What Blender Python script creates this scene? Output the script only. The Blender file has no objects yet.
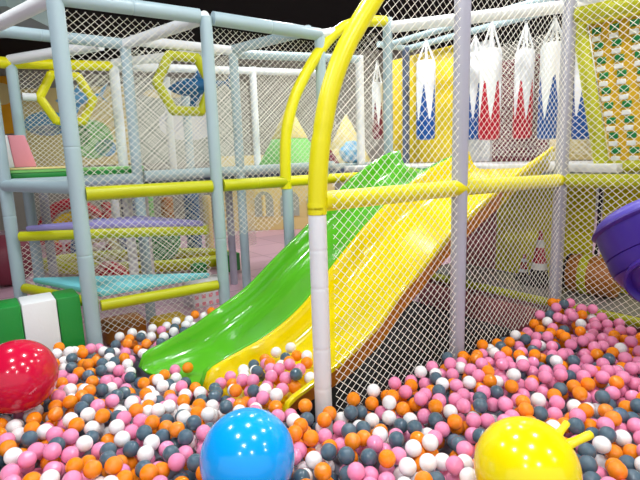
import bpy, bmesh, math, random
import numpy as np
from mathutils import Vector, Matrix
random.seed(11)
S = bpy.context.scene
COL = S.collection
PI = math.pi

# ------------------------------------------------------------------ materials
def lin(c):
    return tuple((x / 12.92 if x <= .04045 else ((x + .055) / 1.055) ** 2.4) for x in [v / 255 for v in c])

def mat(name, rgb, rough=.4, spec=.5, vary=.06, scale=6., bump=0., bscale=60., coat=0., metal=0., emit=0., sub=0.):
    m = bpy.data.materials.new(name); m.use_nodes = True
    nt = m.node_tree; b = nt.nodes['Principled BSDF']
    c = lin(rgb)
    tc = nt.nodes.new('ShaderNodeTexCoord')
    nz = nt.nodes.new('ShaderNodeTexNoise'); nz.inputs['Scale'].default_value = scale; nz.inputs['Detail'].default_value = 3
    nt.links.new(tc.outputs['Object'], nz.inputs['Vector'])
    mx = nt.nodes.new('ShaderNodeMix'); mx.data_type = 'RGBA'
    mx.inputs[6].default_value = (*[x * (1 - vary) for x in c], 1)
    mx.inputs[7].default_value = (*[min(1, x * (1 + vary)) for x in c], 1)
    nt.links.new(nz.outputs['Fac'], mx.inputs[0]); nt.links.new(mx.outputs[2], b.inputs['Base Color'])
    b.inputs['Roughness'].default_value = rough; b.inputs['Specular IOR Level'].default_value = spec
    b.inputs['Coat Weight'].default_value = coat; b.inputs['Coat Roughness'].default_value = .08
    b.inputs['Metallic'].default_value = metal
    if sub: 
        b.inputs['Subsurface Weight'].default_value = sub; b.inputs['Subsurface Radius'].default_value = (.02, .02, .02)
    if emit:
        b.inputs['Emission Color'].default_value = (*c, 1); b.inputs['Emission Strength'].default_value = emit
    if bump:
        n2 = nt.nodes.new('ShaderNodeTexNoise'); n2.inputs['Scale'].default_value = bscale
        nt.links.new(tc.outputs['Object'], n2.inputs['Vector'])
        bp = nt.nodes.new('ShaderNodeBump'); bp.inputs['Strength'].default_value = bump; bp.inputs['Distance'].default_value = .01
        nt.links.new(n2.outputs['Fac'], bp.inputs['Height']); nt.links.new(bp.outputs['Normal'], b.inputs['Normal'])
    return m

M = dict(
    post=mat('pale_blue_grey_vinyl', (168, 190, 198), .38, .5, .05, 4, .15, 25),
    white=mat('white_vinyl', (236, 238, 240), .38, .5, .04, 4, .15, 25),
    lilac=mat('lilac_grey_vinyl', (178, 178, 192), .42, .5, .06, 4, .15, 25),
    yellow=mat('yellow_vinyl', (236, 226, 14), .35, .5, .06, 4, .15, 25),
    ylime=mat('lime_yellow_vinyl', (190, 192, 2), .38, .5, .06, 4, .15, 25),
    ypanel=mat('yellow_panel', (240, 210, 30), .45, .5, .06, 3),
    slideg=mat('green_fibreglass', (92, 184, 40), .15, .5, .03, 3, 0, 10, .4),
    slidey=mat('yellow_fibreglass', (234, 212, 4), .15, .5, .03, 3, 0, 10, .4),
    netw=mat('white_net_cord', (246, 243, 232), .7, .2, .03, 40),
    blue=mat('turquoise_mat', (120, 206, 216), .5, .4, .05, 5, .1, 40),
    purple_mat=mat('violet_mat', (150, 140, 206), .45, .4, .05, 5, .1, 40),
    green=mat('green_vinyl', (22, 140, 52), .42, .5, .06, 5, .15, 25),
    lgreen=mat('light_green_mat', (140, 214, 120), .5, .4, .06, 5),
    pinkb=mat('pink_vinyl', (240, 152, 164), .45, .4, .05, 5, .1, 25),
    cream=mat('cream_vinyl', (240, 222, 150), .5, .4, .05, 5),
    greyd=mat('grey_blue_mat', (176, 198, 204), .45, .5, .05, 5, .1, 25),
    maroon=mat('maroon_vinyl', (124, 50, 66), .5, .4, .08, 5),
    rose=mat('dusty_rose_vinyl', (190, 110, 116), .5, .4, .06, 5),
    red=mat('red_vinyl', (190, 16, 44), .4, .5, .05, 5),
    cobalt=mat('cobalt_vinyl', (4, 78, 156), .4, .5, .05, 5),
    sky=mat('light_blue_vinyl', (120, 186, 226), .45, .5, .05, 5),
    navy=mat('steel_blue_plastic', (16, 92, 140), .4, .5, .06, 6),
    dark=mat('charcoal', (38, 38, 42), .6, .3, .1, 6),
    brown=mat('orange_brown_vinyl', (178, 108, 30), .45, .5, .1, 5),
    slate=mat('slate_vinyl', (92, 104, 130), .5, .4, .08, 5),
    tubep=mat('purple_plastic', (60, 34, 140), .34, .5, .05, 3, 0, 10, .2),
    tubei=mat('purple_plastic_cap', (84, 70, 180), .4, .5, .05, 3),
    beige=mat('painted_beige', (166, 164, 152), .8, .2, .05, 1.2),
    ceil=mat('black_ceiling', (20, 20, 22), .85, .15, .2, 2),
    duct=mat('grey_green_duct', (150, 172, 172), .6, .3, .05, 2),
    lampm=mat('lamp_glow', (240, 250, 255), .5, .2, 0, 1, emit=14),
    rim=mat('lamp_rim', (210, 214, 214), .4, .5, .03, 6),
    bred=mat('red_glossy_rubber', (212, 18, 62), .16, .5, .06, 5, 0, 10, .2),
    bblue=mat('blue_glossy_rubber', (10, 166, 255), .16, .5, .04, 5, 0, 10, .2),
    byel=mat('yellow_glossy_rubber', (255, 232, 6), .16, .5, .04, 5, 0, 10, .2),
    under=mat('raw_orange_fibreglass', (226, 142, 0), .4, .5, .1, 5),
    script=mat('faded_print', (226, 120, 140), .5, .3, .05, 10),
    foam=mat('pit_base_foam', (120, 126, 140), .7, .3, .05, 4),
    plant=mat('green_paint', (70, 160, 90), .5, .4, .1, 5),
    ochre=mat('ochre_net_backing', (222, 178, 14), .5, .4, .08, 6),
    pgreen=mat('green_pad', (20, 130, 66), .45, .4, .05, 8),
    orangem=mat('orange_mural', (244, 176, 40), .7, .3, .12, 3),
    window=mat('painted_window', (176, 182, 166), .6, .3, .06, 6),
)
BALLC = [(255, 144, 20), (246, 148, 190), (248, 248, 250), (80, 104, 120)]
BALLM = [mat(n + '_ball_plastic', c, .11, .55, .03, 12, 0, 10, .3, sub=s) for n, c, s in zip(('orange', 'pink', 'white', 'slate'), BALLC, (0, 0, 0, 0))]

def floor_mat():
    m = bpy.data.materials.new('pink_floor_mats'); m.use_nodes = True
    nt = m.node_tree; b = nt.nodes['Principled BSDF']
    tc = nt.nodes.new('ShaderNodeTexCoord'); br = nt.nodes.new('ShaderNodeTexBrick')
    br.offset = 0; br.inputs['Scale'].default_value = 1.0
    br.inputs['Color1'].default_value = (*lin((222, 178, 196)), 1); br.inputs['Color2'].default_value = (*lin((204, 164, 186)), 1)
    br.inputs['Mortar'].default_value = (*lin((180, 140, 160)), 1); br.inputs['Mortar Size'].default_value = .012
    br.inputs['Brick Width'].default_value = .8; br.inputs['Row Height'].default_value = .8
    nt.links.new(tc.outputs['Object'], br.inputs['Vector']); nt.links.new(br.outputs['Color'], b.inputs['Base Color'])
    b.inputs['Roughness'].default_value = .35
    return m
M['floor'] = floor_mat()

# ------------------------------------------------------------------ mesh helpers
class MB:
    def __init__(s): s.v = []; s.f = []
    def add(s, vs, fs):
        o = len(s.v); s.v += [tuple(p) for p in vs]; s.f += [tuple(i + o for i in f) for f in fs]; return s
    def box(s, lo, hi):
        x0, y0, z0 = lo; x1, y1, z1 = hi
        return s.add([(x0,y0,z0),(x1,y0,z0),(x1,y1,z0),(x0,y1,z0),(x0,y0,z1),(x1,y0,z1),(x1,y1,z1),(x0,y1,z1)],
                     [(3,2,1,0),(4,5,6,7),(0,1,5,4),(1,2,6,5),(2,3,7,6),(3,0,4,7)])
    def prism(s, pts, vec):
        n = len(pts); p = [Vector(q) for q in pts]; w = Vector(vec)
        nrm = sum(((p[i] - p[0]).cross(p[i + 1] - p[0]) for i in range(1, n - 1)), Vector())
        if nrm.dot(w) < 0: p.reverse()
        return s.add(p + [q + w for q in p], [tuple(range(n))[::-1], tuple(range(n, 2 * n))] + [(i, (i + 1) % n, n + (i + 1) % n, n + i) for i in range(n)])
    def tube(s, pts, r, seg=16, caps=True, closed=False):
        P = [Vector(p) for p in pts]; n = len(P)
        R = r if isinstance(r, (list, tuple)) else [r] * n
        T = []
        for i in range(n):
            a = P[(i - 1) % n] if (closed or i > 0) else P[i]; b = P[(i + 1) % n] if (closed or i < n - 1) else P[i]
            T.append((b - a).normalized())
        up = Vector((0, 0, 1)) if abs(T[0].z) < .9 else Vector((1, 0, 0))
        x = T[0].cross(up).normalized(); vs = []
        for i in range(n):
            x = (x - T[i] * x.dot(T[i])).normalized(); y = T[i].cross(x)
            for k in range(seg):
                a = 2 * PI * k / seg; vs.append(P[i] + (x * math.cos(a) + y * math.sin(a)) * R[i])
        fs = []
        for i in range(n if closed else n - 1):
            j = (i + 1) % n
            for k in range(seg):
                l = (k + 1) % seg; fs.append((i*seg+k, i*seg+l, j*seg+l, j*seg+k))
        if caps and not closed: fs += [tuple(range(seg))[::-1], tuple(range((n-1)*seg, n*seg))]
        return s.add(vs, fs)
    def lathe(s, prof, base=(0,0,0), axis=(0,0,1), seg=32):
        a = Vector(axis).normalized(); up = Vector((0,0,1)) if abs(a.z) < .9 else Vector((1,0,0))
        x = a.cross(up).normalized(); y = a.cross(x); B = Vector(base); vs = []; fs = []; rings = []
        for r, h in prof:
            if r < 1e-6: rings.append([len(vs)]); vs.append(B + a * h)
            else:
                rings.append(list(range(len(vs), len(vs) + seg)))
                for k in range(seg):
                    t = 2*PI*k/seg; vs.append(B + a*h + (x*math.cos(t) + y*math.sin(t))*r)
        for A, C in zip(rings, rings[1:]):
            for k in range(seg):
                l = (k+1) % seg
                if len(A) == 1 and len(C) == 1: continue
                if len(A) == 1: fs.append((A[0], C[l], C[k]))
                elif len(C) == 1: fs.append((A[k], A[l], C[0]))
                else: fs.append((A[k], A[l], C[l], C[k]))
        return s.add(vs, fs)
    def sphere(s, c, r, seg=24, rings=16, scale=(1,1,1)):
        vs = [(c[0], c[1], c[2] + r*scale[2])]; fs = []
        for i in range(1, rings):
            p = PI*i/rings
            for k in range(seg):
                t = 2*PI*k/seg; vs.append((c[0]+r*scale[0]*math.sin(p)*math.cos(t), c[1]+r*scale[1]*math.sin(p)*math.sin(t), c[2]+r*scale[2]*math.cos(p)))
        vs.append((c[0], c[1], c[2] - r*scale[2])); e = len(vs) - 1
        for k in range(seg):
            l = (k+1) % seg; fs.append((0, 1+k, 1+l)); fs.append((e, e-seg+l, e-seg+k))
        for i in range(rings-2):
            for k in range(seg):
                l = (k+1) % seg; a = 1+i*seg; b = a+seg; fs.append((a+k, b+k, b+l, a+l))
        return s.add(vs, fs)
    def build(s, name, m, parent=None, smooth=40, bevel=0, bseg=2, loc=None, fix=True):
        me = bpy.data.meshes.new(name)
        off = Vector(loc) if loc is not None else None
        vs = [Vector(v) - off for v in s.v] if off is not None else s.v
        me.from_pydata([tuple(v) for v in vs], [], s.f)
        if fix or bevel:
            bm = bmesh.new(); bm.from_mesh(me)
            if fix: bmesh.ops.recalc_face_normals(bm, faces=bm.faces)
            if bevel:
                es = [e for e in bm.edges if e.is_manifold and e.calc_face_angle(0) > .5]
                bmesh.ops.bevel(bm, geom=es, offset=bevel, segments=bseg, affect='EDGES', profile=.5)
            bm.to_mesh(me); bm.free()
        me.materials.append(m)
        if smooth:
            me.shade_smooth(); me.set_sharp_from_angle(angle=math.radians(smooth))
        o = bpy.data.objects.new(name, me); COL.objects.link(o)
        if parent is not None:
            o.parent = parent
            o.location = (off if off is not None else Vector()) - Vector(parent.location)
        elif off is not None: o.location = off
        return o

def tag(o, label, cat, group=None, kind=None):
    o['label'] = label; o['category'] = cat
    if group: o['group'] = group
    if kind: o['kind'] = kind
    return o
def thing(name, label, cat, loc=(0,0,0), group=None):
    o = bpy.data.objects.new(name, None); o.location = loc; o.empty_display_size = .1; COL.objects.link(o)
    return tag(o, label, cat, group)
def struct(o): o['kind'] = 'structure'; return o

# ------------------------------------------------------------------ camera: x runs along the slide bay, y across it, z up
F, PITCH, ROLL = 477.7, math.radians(9.74), math.radians(-1.86)
TH = math.atan2(1.303, 1.772)
D = Vector((math.cos(TH), math.sin(TH))); N = Vector((-D.y, D.x))
EYE = Vector((-1.28479, -1.76243, 1.50))
def world(X, Y, Z):            # X right, Y ahead (level), Z up, seen from the eye
    return Vector((X*D.x + Y*D.y, X*N.x + Y*N.y, Z))
fwd = world(0, math.cos(PITCH), -math.sin(PITCH)); xh = world(1, 0, 0); dn = world(0, -math.sin(PITCH), -math.cos(PITCH))
right = xh*math.cos(ROLL) - dn*math.sin(ROLL); down = xh*math.sin(ROLL) + dn*math.cos(ROLL)
cam = bpy.data.cameras.new('camera'); co = bpy.data.objects.new('camera', cam); COL.objects.link(co)
mw = Matrix.Identity(4)
for i, a in enumerate((right, -down, -fwd)):
    for k in range(3): mw[k][i] = a[k]
mw.translation = EYE; co.matrix_world = mw
cam.sensor_width = 36; cam.lens = F/640*36; cam.clip_start = .05; cam.clip_end = 100
S.camera = co
def hall(X, Y, Z=0.):          # hall axes: X to the viewer's right, Y straight ahead of the viewer
    p = world(X, Y, 0); return Vector((EYE.x + p.x, EYE.y + p.y, Z))

# ------------------------------------------------------------------ hall shell
def slab(name, X0, X1, Y0, Y1, z0, z1, m, kind=True):
    b = MB().prism([hall(X0,Y0,z0), hall(X1,Y0,z0), hall(X1,Y1,z0), hall(X0,Y1,z0)], (0,0,z1-z0))
    o = b.build(name, m, smooth=0)
    if kind: struct(o)
    return o
slab('floor', -9, 9, -3, 12, -.12, 0, M['floor'])
slab('ceiling', -9, 9, -3, 12, 3.9, 4.0, M['ceil'])
slab('wall_back', -9, 9, 11.6, 11.8, 0, 3.9, M['beige'])
slab('wall_left', -9.2, -9, -3, 11.8, 0, 3.9, M['beige'])
slab('wall_right', 9, 9.2, -3, 11.8, 0, 3.9, M['beige'])
d_ = slab('air_duct', -6.5, -3.1, 5.2, 6.4, 3.12, 3.85, M['duct'], False)
tag(d_, 'grey green boxed duct running under the black ceiling at the upper left', 'duct')

# ceiling lamps: fitting, glowing lens and the light it throws
lampspots = [(-1.3, 1.0), (.9, .8), (-.2, 2.6), (2.0, 2.5), (-2.6, 3.0), (-3.6, 5.6), (-.1, 5.6), (1.2, 4.6), (3.4, 4.4), (.24, 7.2), (-2.4, 8.0), (2.8, 7.4), (.6, 9.4), (4.8, 8.6), (-4.4, 9.4), (-.4, -.6), (-1.2, -2.3), (1.3, -2.1), (3.3, .3), (4.6, -.9)]  # only the one above the arches is seen; the others are added for brightness
for i, (X, Y) in enumerate(lampspots):
    p = hall(X, Y, 3.9)
    vis = i == 9
    t = thing('ceiling_downlight', 'round white downlight glowing in the black ceiling above the yellow arches' if vis else 'round white downlight added in the black ceiling to brighten the play area', 'lamp', p, None if vis else 'downlights out of frame')
    MB().lathe([(.10, -.001), (.125, -.001), (.13, -.012), (.12, -.022), (.10, -.022)], p, seg=32).build('trim_ring', M['rim'], t, loc=p)
    MB().lathe([(0, -.012), (.10, -.012), (.10, -.002), (0, -.002)], p, seg=32).build('lens', M['lampm'], t, loc=p)
    L = bpy.data.lights.new('downlight', 'AREA'); L.shape = 'DISK'; L.size = .16; L.energy = 34 if Y < 4 else 36
    L.color = (1, .985, .96) if i % 2 else (.95, .98, 1)
    lo = bpy.data.objects.new('downlight', L); lo.location = p - Vector((0,0,.03)); COL.objects.link(lo)

W_ = bpy.data.worlds.new('hall_light'); S.world = W_; W_.use_nodes = True
bg = W_.node_tree.nodes['Background']; bg.inputs[0].default_value = (.93, .97, 1, 1); bg.inputs[1].default_value = .8

# ------------------------------------------------------------------ frames: padded posts and rails
RP = .047
def post(x, y, z0, z1, m, parent, r=RP, seams=(), name='post', lean=(0,0)):
    zs = [z0, z1]
    prof = [(z0, r*.96), (z0+.01, r), (z0+.03, r)]
    for s in seams:
        if z0 < s < z1: prof += [(s-.016, r), (s-.006, r), (s, r*.95), (s+.006, r), (s+.016, r)]
    prof += [(z1-.03, r), (z1-.01, r), (z1, r*.96)]
    h = z1 - z0
    return MB().tube([(x+lean[0]*(z-z0)/h, y+lean[1]*(z-z0)/h, z) for z, _ in prof], [q for _, q in prof], 20).build(name, m, parent)
def rail(a, b, m, parent, r=.045, name='rail', seams=0):
    a, b = Vector(a), Vector(b); P = [a]; R = [r]
    for k in range(1, seams+1):
        c = a.lerp(b, k/(seams+1)); e = (b-a).normalized()*.006
        P += [c-e*3, c-e, c, c+e, c+e*3]; R += [r, r, r*.95, r, r]
    P.append(b); R.append(r)
    return MB().tube(P, R, 18).build(name, m, parent)

P0, P1, P2, P9 = (-1.02, 2.80), (-.685, 1.755), (.288, 1.70), (.01, 2.80)
P6, PM, P7 = (.925, 1.69), (1.32, 1.69), (2.12, 1.68)
P3, P4, P5 = (0, 0), (1.02, -.01), (2.2, 0)
B, Wp, Q1, Q2 = (-.77, 3.9), (.18, 3.9), (1.06, 2.80), (1.89, 3.9)
TOP = 2.54

ft = thing('climbing_tower', 'white and lime padded pipe frame of the stepped climbing tower', 'play frame')
post(*P1, 0, TOP, M['post'], ft, .051, (.9, 1.62)); post(*P2, 0, TOP, M['post'], ft, .045, (.9,))
post(*P0, 0, 2.52, M['post'], ft, .047, (1.12,)); post(*P9, 0, TOP, M['post'], ft, .046, ())
rail((P1[0], P1[1], TOP), (P2[0]-.05, P2[1], TOP), M['post'], ft, .05, seams=1)
rail((P1[0], P1[1], TOP), (P0[0], P0[1], 2.52), M['white'], ft, .046, seams=1)
rail((P0[0]-.9, P0[1], 2.54), (P9[0], P9[1], TOP), M['post'], ft, .046, seams=2)
rail((P9[0], P9[1], TOP), (P2[0], P2[1], TOP), M['white'], ft, .046)
rail((P1[0]+.05, P1[1], 1.312), (P2[0]-.045, P2[1], 1.312), M['ylime'], ft, .047)
rail((P0[0], P0[1], 1.36), (P1[0], P1[1], 1.36), M['post'], ft, .046)
rail((P0[0], P0[1], 1.37), (P9[0], P9[1], 1.37), M['post'], ft, .046)

fs = thing('slide_bay', 'white padded pipe frame with two yellow arches around the double slide', 'play frame')
post(*P3, 0, 1.245, M['white'], fs, .042, (.40, .60, .90, 1.08), 'front_post'); post(*P3, 1.245, 1.30, M['yellow'], fs, .0445, (1.262,), 'yellow_wrap')
post(*P4, 0, 2.80, M['lilac'], fs, .045, ()); post(*P5, 0, 2.80, M['lilac'], fs, .045, ())
post(*P6, 0, 1.25, M['post'], fs, .046); post(*PM, 1.3, TOP, M['greyd'], fs, .045); post(*P7, 0, 2.78, M['post'], fs, .045)
arch_b = [(P6[0]-.01, 1.25), (.918, 1.5), (.945, 1.74), (1.03, 1.99), (1.13, 2.16), (1.23, 2.30), (1.33, 2.42), (1.45, 2.54), (1.60, 2.64), (1.78, 2.70), (1.97, 2.735), (2.10, 2.75)]
arch_f = [(0, 1.25), (.012, 1.42), (.03, 1.55), (.062, 1.69), (.10, 1.81), (.17, 1.955), (.262, 2.09), (.365, 2.22), (.48, 2.36), (.60, 2.50), (.74, 2.62), (.88, 2.70), (1.0, 2.75)]
def smooth_curve(pts, n=5):
    out = []
    for i in range(len(pts)-1):
        p0 = pts[max(0,i-1)]; p1 = pts[i]; p2 = pts[i+1]; p3 = pts[min(len(pts)-1,i+2)]
        for k in range(n):
            t = k/n
            out.append(tuple(.5*((2*b)+(-a+c)*t+(2*a-5*b+4*c-d)*t*t+(-a+3*b-3*c+d)*t**3) for a,b,c,d in zip(p0,p1,p2,p3)))
    out.append(pts[-1]); return out
def arch(pts, y, r, seams):
    c = smooth_curve(pts); P = []; R = []
    for i, (x, z) in enumerate(c):
        P.append((x, y, z)); R.append(r*.94 if i in seams else r)
    MB().tube(P, R, 22).build('arch', M['yellow'], fs)
arch(arch_b, P6[1], .047, (9, 22, 38)); arch(arch_f, 0, .0445, (12, 28, 45))
rail((P2[0]+.058, P2[1], TOP), (PM[0], PM[1], TOP), M['post'], fs, .05, seams=1)
rail((PM[0], PM[1], TOP), (1.50, 1.69, 2.58), M['white'], fs, .04)
rail((P2[0]+.05, P2[1], 1.312), (P6[0], P6[1], 1.312), M['ylime'], fs, .047, seams=1)
rail((P6[0], P6[1], 1.312), (P7[0], P7[1], 1.312), M['yellow'], fs, .045)
rail((P3[0]+.03, 0, 1.302), (P4[0], P4[1], 1.302), M['yellow'], fs, .047, seams=1)
rail((P4[0], P4[1], 1.302), (P5[0], P5[1], 1.285), M['yellow'], fs, .046, seams=1)
rail((P4[0], P4[1], 2.78), (P5[0], P5[1], 2.78), M['white'], fs, .045)
rail((P7[0]+.03, P7[1], 2.70), (3.02, .42, 2.70), M['white'], fs, .052, seams=1)
rail((3.02, .42, 2.70), (3.9, -.75, 2.70), M['white'], fs, .052)

rail((2.98, -.3, 2.80), (2.98, 2.55, 2.80), M['greyd'], fs, .035, name='bag_rail'); rail((3.34, -.3, 2.80), (3.34, 2.55, 2.80), M['greyd'], fs, .035, name='bag_rail'); rail((2.85, 2.57, 2.80), (3.42, 2.57, 2.80), M['greyd'], fs, .035)

fr = thing('rear_walkway', 'pale padded pipe frame of the upper deck behind the climbing tower', 'play frame')
post(*B, 0, 2.53, M['post'], fr, .05); post(*Wp, 0, 2.58, M['white'], fr, .052, (1.7, 1.9, 2.1, 2.3))
post(*Q1, 0, 2.60, M['post'], fr, .047); post(*Q2, 1.38, 2.68, M['white'], fr, .045); post(1.02, 4.05, 1.38, 2.5, M['post'], fr, .05); post(.80, 4.05, 1.38, 2.5, M['white'], fr, .045)
post(1.98, 2.8, 0, 1.35, M['rose'], fr, .045, (.3, .6, .9)); post(1.25, 3.5, 0, 1.29, M['lilac'], fr, .045)
post(2.75, 2.8, 1.4, 2.7, M['white'], fr, .05); post(.42, 4.05, 0, 1.33, M['white'], fr, .04); post(-.62, 4.05, 0, 1.33, M['lilac'], fr, .045)
rail((B[0]-.6, 3.9, 2.50), (B[0], 3.9, 2.50), M['yellow'], fr, .055); rail(B+(2.50,), Wp+(2.55,), M['yellow'], fr, .05)
rail(B+(2.53,), (-.15, 2.97, 2.55), M['white'], fr, .048)
rail(Wp+(2.58,), (.95, 2.9, 2.60), M['white'], fr, .045)
rail((P9[0]+.06, 2.82, 2.585), Q1+(2.59,), M['white'], fr, .045, seams=1)
rail(Q1+(2.60,), (1.27, 1.77, 2.585), M['post'], fr, .045)
rail(Q1+(2.56,), (2.75, 2.8, 2.66), M['post'], fr, .045, seams=1); rail(Wp+(2.55,), (3.3, 3.9, 2.70), M['white'], fr, .045, seams=2)
rail((P9[0]+.06, 2.80, 1.385), (2.3, 2.80, 1.41), M['greyd'], fr, .05, seams=2)

fq = thing('pit_enclosure', 'yellow padded rails along the open side of the ball pit beside the climbing wall', 'play frame')
rail((2.2, -.052, 1.285), (2.2, -2.2, 1.285), M['ylime'], fq, .048, seams=3); rail((2.2, -.052, 2.40), (2.2, -2.2, 2.30), M['ylime'], fq, .05, seams=3)
post(2.2, -2.2, 0, 2.8, M['lilac'], fq, .045)
rail((2.03, .05, 2.70), (2.55, -.32, 2.70), M['ylime'], fs, .05)

# ------------------------------------------------------------------ nets
def clip_line(p, d, poly):
    ts = []; n = len(poly)
    for i in range(n):
        a = poly[i]; b = poly[(i+1) % n]; ex, ey = b[0]-a[0], b[1]-a[1]
        den = d[0]*ey - d[1]*ex
        if abs(den) < 1e-12: continue
        t = ((a[0]-p[0])*ey - (a[1]-p[1])*ex)/den; s = ((a[0]-p[0])*d[1] - (a[1]-p[1])*d[0])/den
        if 0 <= s < 1: ts.append(t)
    ts.sort(); return [(ts[i], ts[i+1]) for i in range(0, len(ts)-1, 2)]
def net(label, origin, direction, poly, r=.0016, w=.053, h=.047, hole=None, group=None, m='netw'):
    o = Vector(origin); a = Vector(direction).normalized(); nrm = a.cross(Vector((0,0,1)))
    xs = [p[0] for p in poly]; zs = [p[1] for p in poly]; z0, z1 = min(zs), max(zs); k = w/h
    mb = MB()
    for sg in (1, -1):
        lo = min(xs) - k*(z1-z0) - w; hi = max(xs) + k*(z1-z0) + w; c = math.floor(lo/w)*w
        while c < hi:
            p = (c, z0); d = (sg*k, 1.); L = math.hypot(*d)
            segs = clip_line(p, d, poly)
            if hole:
                cut = clip_line(p, d, hole); ns = []
                for s0, s1 in segs:
                    parts = [(s0, s1)]
                    for h0, h1 in cut:
                        parts = [q for u0, u1 in parts for q in ((u0, min(u1, h0)), (max(u0, h1), u1)) if q[1]-q[0] > 1e-4]
                    ns += parts
                segs = ns
            for s0, s1 in segs:
                if s1 - s0 < .004: continue
                A = o + a*(p[0]+d[0]*s0) + Vector((0,0,p[1]+d[1]*s0)); E = o + a*(p[0]+d[0]*s1) + Vector((0,0,p[1]+d[1]*s1))
                t = (E-A).normalized(); s_ = t.cross(nrm).normalized(); off = nrm*(r*.7*sg)
                ring = [nrm*r, s_*r, -nrm*r, -s_*r]
                mb.add([A+off+q for q in ring] + [E+off+q for q in ring], [(i, (i+1)%4, 4+(i+1)%4, 4+i) for i in range(4)])
            c += w
    ob = mb.build('safety_net', M[m], None, smooth=0, fix=False, loc=o)
    return tag(ob, label, 'net', group)
hexpts = lambda cx, cz, r, e=0: [(cx + (r+e)*math.cos(PI/3*k), cz + (r+e)*1.06*math.sin(PI/3*k)) for k in range(6)]
HX2, HZ2, HR = .535, 2.235, .272
HX1, HZ1 = -.31, 2.19
net('white diamond net across the front of the stepped climbing tower', (0, 1.814, 0), (1,0,0), [(-.63, .30), (.24, .30), (.24, 2.49), (-.63, 2.49)], .0016)
net('white diamond net beside the green slide under the rear yellow arch', (0, 1.753, 0), (1,0,0), [(.34, .9), (.34, 2.49), (1.27, 2.49), (2.07, 2.66), (2.07, 1.62), (1.5, 1.36), (1.0, 1.02), (.75, .9)], .0018)
net('white net with the larger lime hexagonal opening behind the tower', (0, 2.80, 0), (1,0,0), [(.06, 1.45), (1.01, 1.45), (1.01, 2.53), (.06, 2.50)], .0024, hole=hexpts(HX2, HZ2, HR, .06))
net('far white net with the thin yellow hexagonal opening', (0, 3.965, 0), (1,0,0), [(-.82, .35), (1.84, .35), (1.84, 2.5), (-.72, 2.45)], .0028, hole=hexpts(HX1, HZ1, .25, .04))
net('far white net behind the soft cones beside the rear arch', (0, 3.965, 0), (1,0,0), [(1.94, 1.45), (3.3, 1.45), (3.3, 2.66), (1.94, 2.62)], .0030)
net('white net panel of the tower cell above the turquoise step', (0, 2.80, 0), (1,0,0), [(-.97, .10), (-.04, .10), (-.04, .88), (-.97, .88)], .0018)
net('white diamond net on the near side of the yellow slide, bounded by the front arch', (0, -.062, 0), (1,0,0), [(.03, .25), (.935, .30), (.935, 2.69), (.74, 2.57), (.60, 2.45), (.48, 2.31), (.365, 2.17), (.262, 2.03), (.17, 1.9), (.10, 1.75), (.062, 1.62), (.045, 1.45)], .0016)
net('white diamond net between the lilac middle post and the lilac corner post', (0, -.062, 0), (1,0,0), [(1.03, .30), (2.085, .33), (2.085, 2.62), (2.0, 2.72), (1.03, 2.72)], .0016)
net('white diamond net between the purple tube and the climbing wall', (2.145, 0, 0), (0,-1,0), [(.05, .33), (2.14, .33), (2.14, 2.62), (.05, 2.62)], .0018)
net('fine white net behind the hanging punching bags', (3.447, 0, 0), (0,1,0), [(-.9, 1.45), (1.78, 1.45), (1.78, 2.62), (-.9, 2.62)], .0030)

# hexagonal crawl rings
def hexring(label, cx, y, cz, r, tr, m, stub=False):
    t = thing('hexagonal_ring', label, 'crawl ring', (cx, y, cz-r), 'hexagonal crawl openings')
    P = [Vector((a, y, b)) for a, b in hexpts(cx, cz, r)]
    for i in range(6):
        A, E = P[i], P[(i+1) % 6]; u = (E-A).normalized()*tr*.3
        MB().tube([A-u, E+u], tr, 14).build('padded_side', m, t)
    if stub: MB().tube([P[3] - Vector((.15,0,0)), P[3] - Vector((.03,0,0))], tr*.9, 14).build('connecting_sleeve', M['white'], t)
    return t
hexring('thick lime padded hexagonal opening around the steel blue shark', HX2, 2.80, HZ2, HR, .045, M['ylime'])
hexring('slim bright yellow padded hexagonal opening behind the tall front tower post', HX1, 3.9, HZ1, .25, .042, M['yellow'], True)

# ------------------------------------------------------------------ tower platforms
def tri_platform(label, cat, pts, z, th, m, rails, rm, zr, rr=.04):
    t = thing('step_platform', label, cat, (sum(p[0] for p in pts)/3, sum(p[1] for p in pts)/3, z-th), 'triangular steps of the climbing tower')
    MB().prism([(x, y, z-th) for x, y in pts], (0,0,th)).build('mat', m, t, bevel=.012)
    for (a, b) in rails: MB().tube([(a[0], a[1], zr), (b[0], b[1], zr)], rr, 16).build('edge_rail', rm, t)
    return t
tri_platform('violet triangular step pad with a lime front rail halfway up the tower', 'platform', [(-.93, 2.74), (.225, 1.86), (-.03, 2.72)], 1.035, .05, M['purple_mat'], [((-.97, 2.72), (.26, 1.868))], M['ylime'], .955)
tri_platform('turquoise triangular step pad with lime edge rails low on the tower', 'platform', [(-.93, 2.72), (-.60, 1.85), (.238, 1.835)], .610, .045, M['blue'], [((-.985, 2.72), (-.645, 1.85)), ((-.62, 1.755), (.235, 1.70))], M['ylime'], .53)
t = thing('upper_deck', 'green deck pad at the top of the tower carrying the pink block', 'platform', (-.45, 3.3, 1.4))
MB().box((-.98, 2.88, 1.40), (.10, 3.80, 1.455)).build('pad_front', M['green'], t, bevel=.008)
MB().box((-.98, 2.88, 1.456), (.10, 3.80, 1.482)).build('pad_top', M['lgreen'], t, bevel=.006)
MB().box((-.97, 2.87, 1.483), (-.55, 2.92, 1.500)).build('edge_strip', M['cream'], t, bevel=.005)
t = thing('rear_deck', 'grey blue deck pad stretching behind the slide with soft cones on it', 'platform', (1.6, 3.3, 1.3))
MB().box((.12, 2.87, 1.36), (3.35, 3.83, 1.42)).build('pad', M['greyd'], t, bevel=.012)
MB().box((.12, 2.87, 1.30), (3.35, 3.83, 1.355)).build('deck_board', M['slate'], t, bevel=.005)
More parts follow.
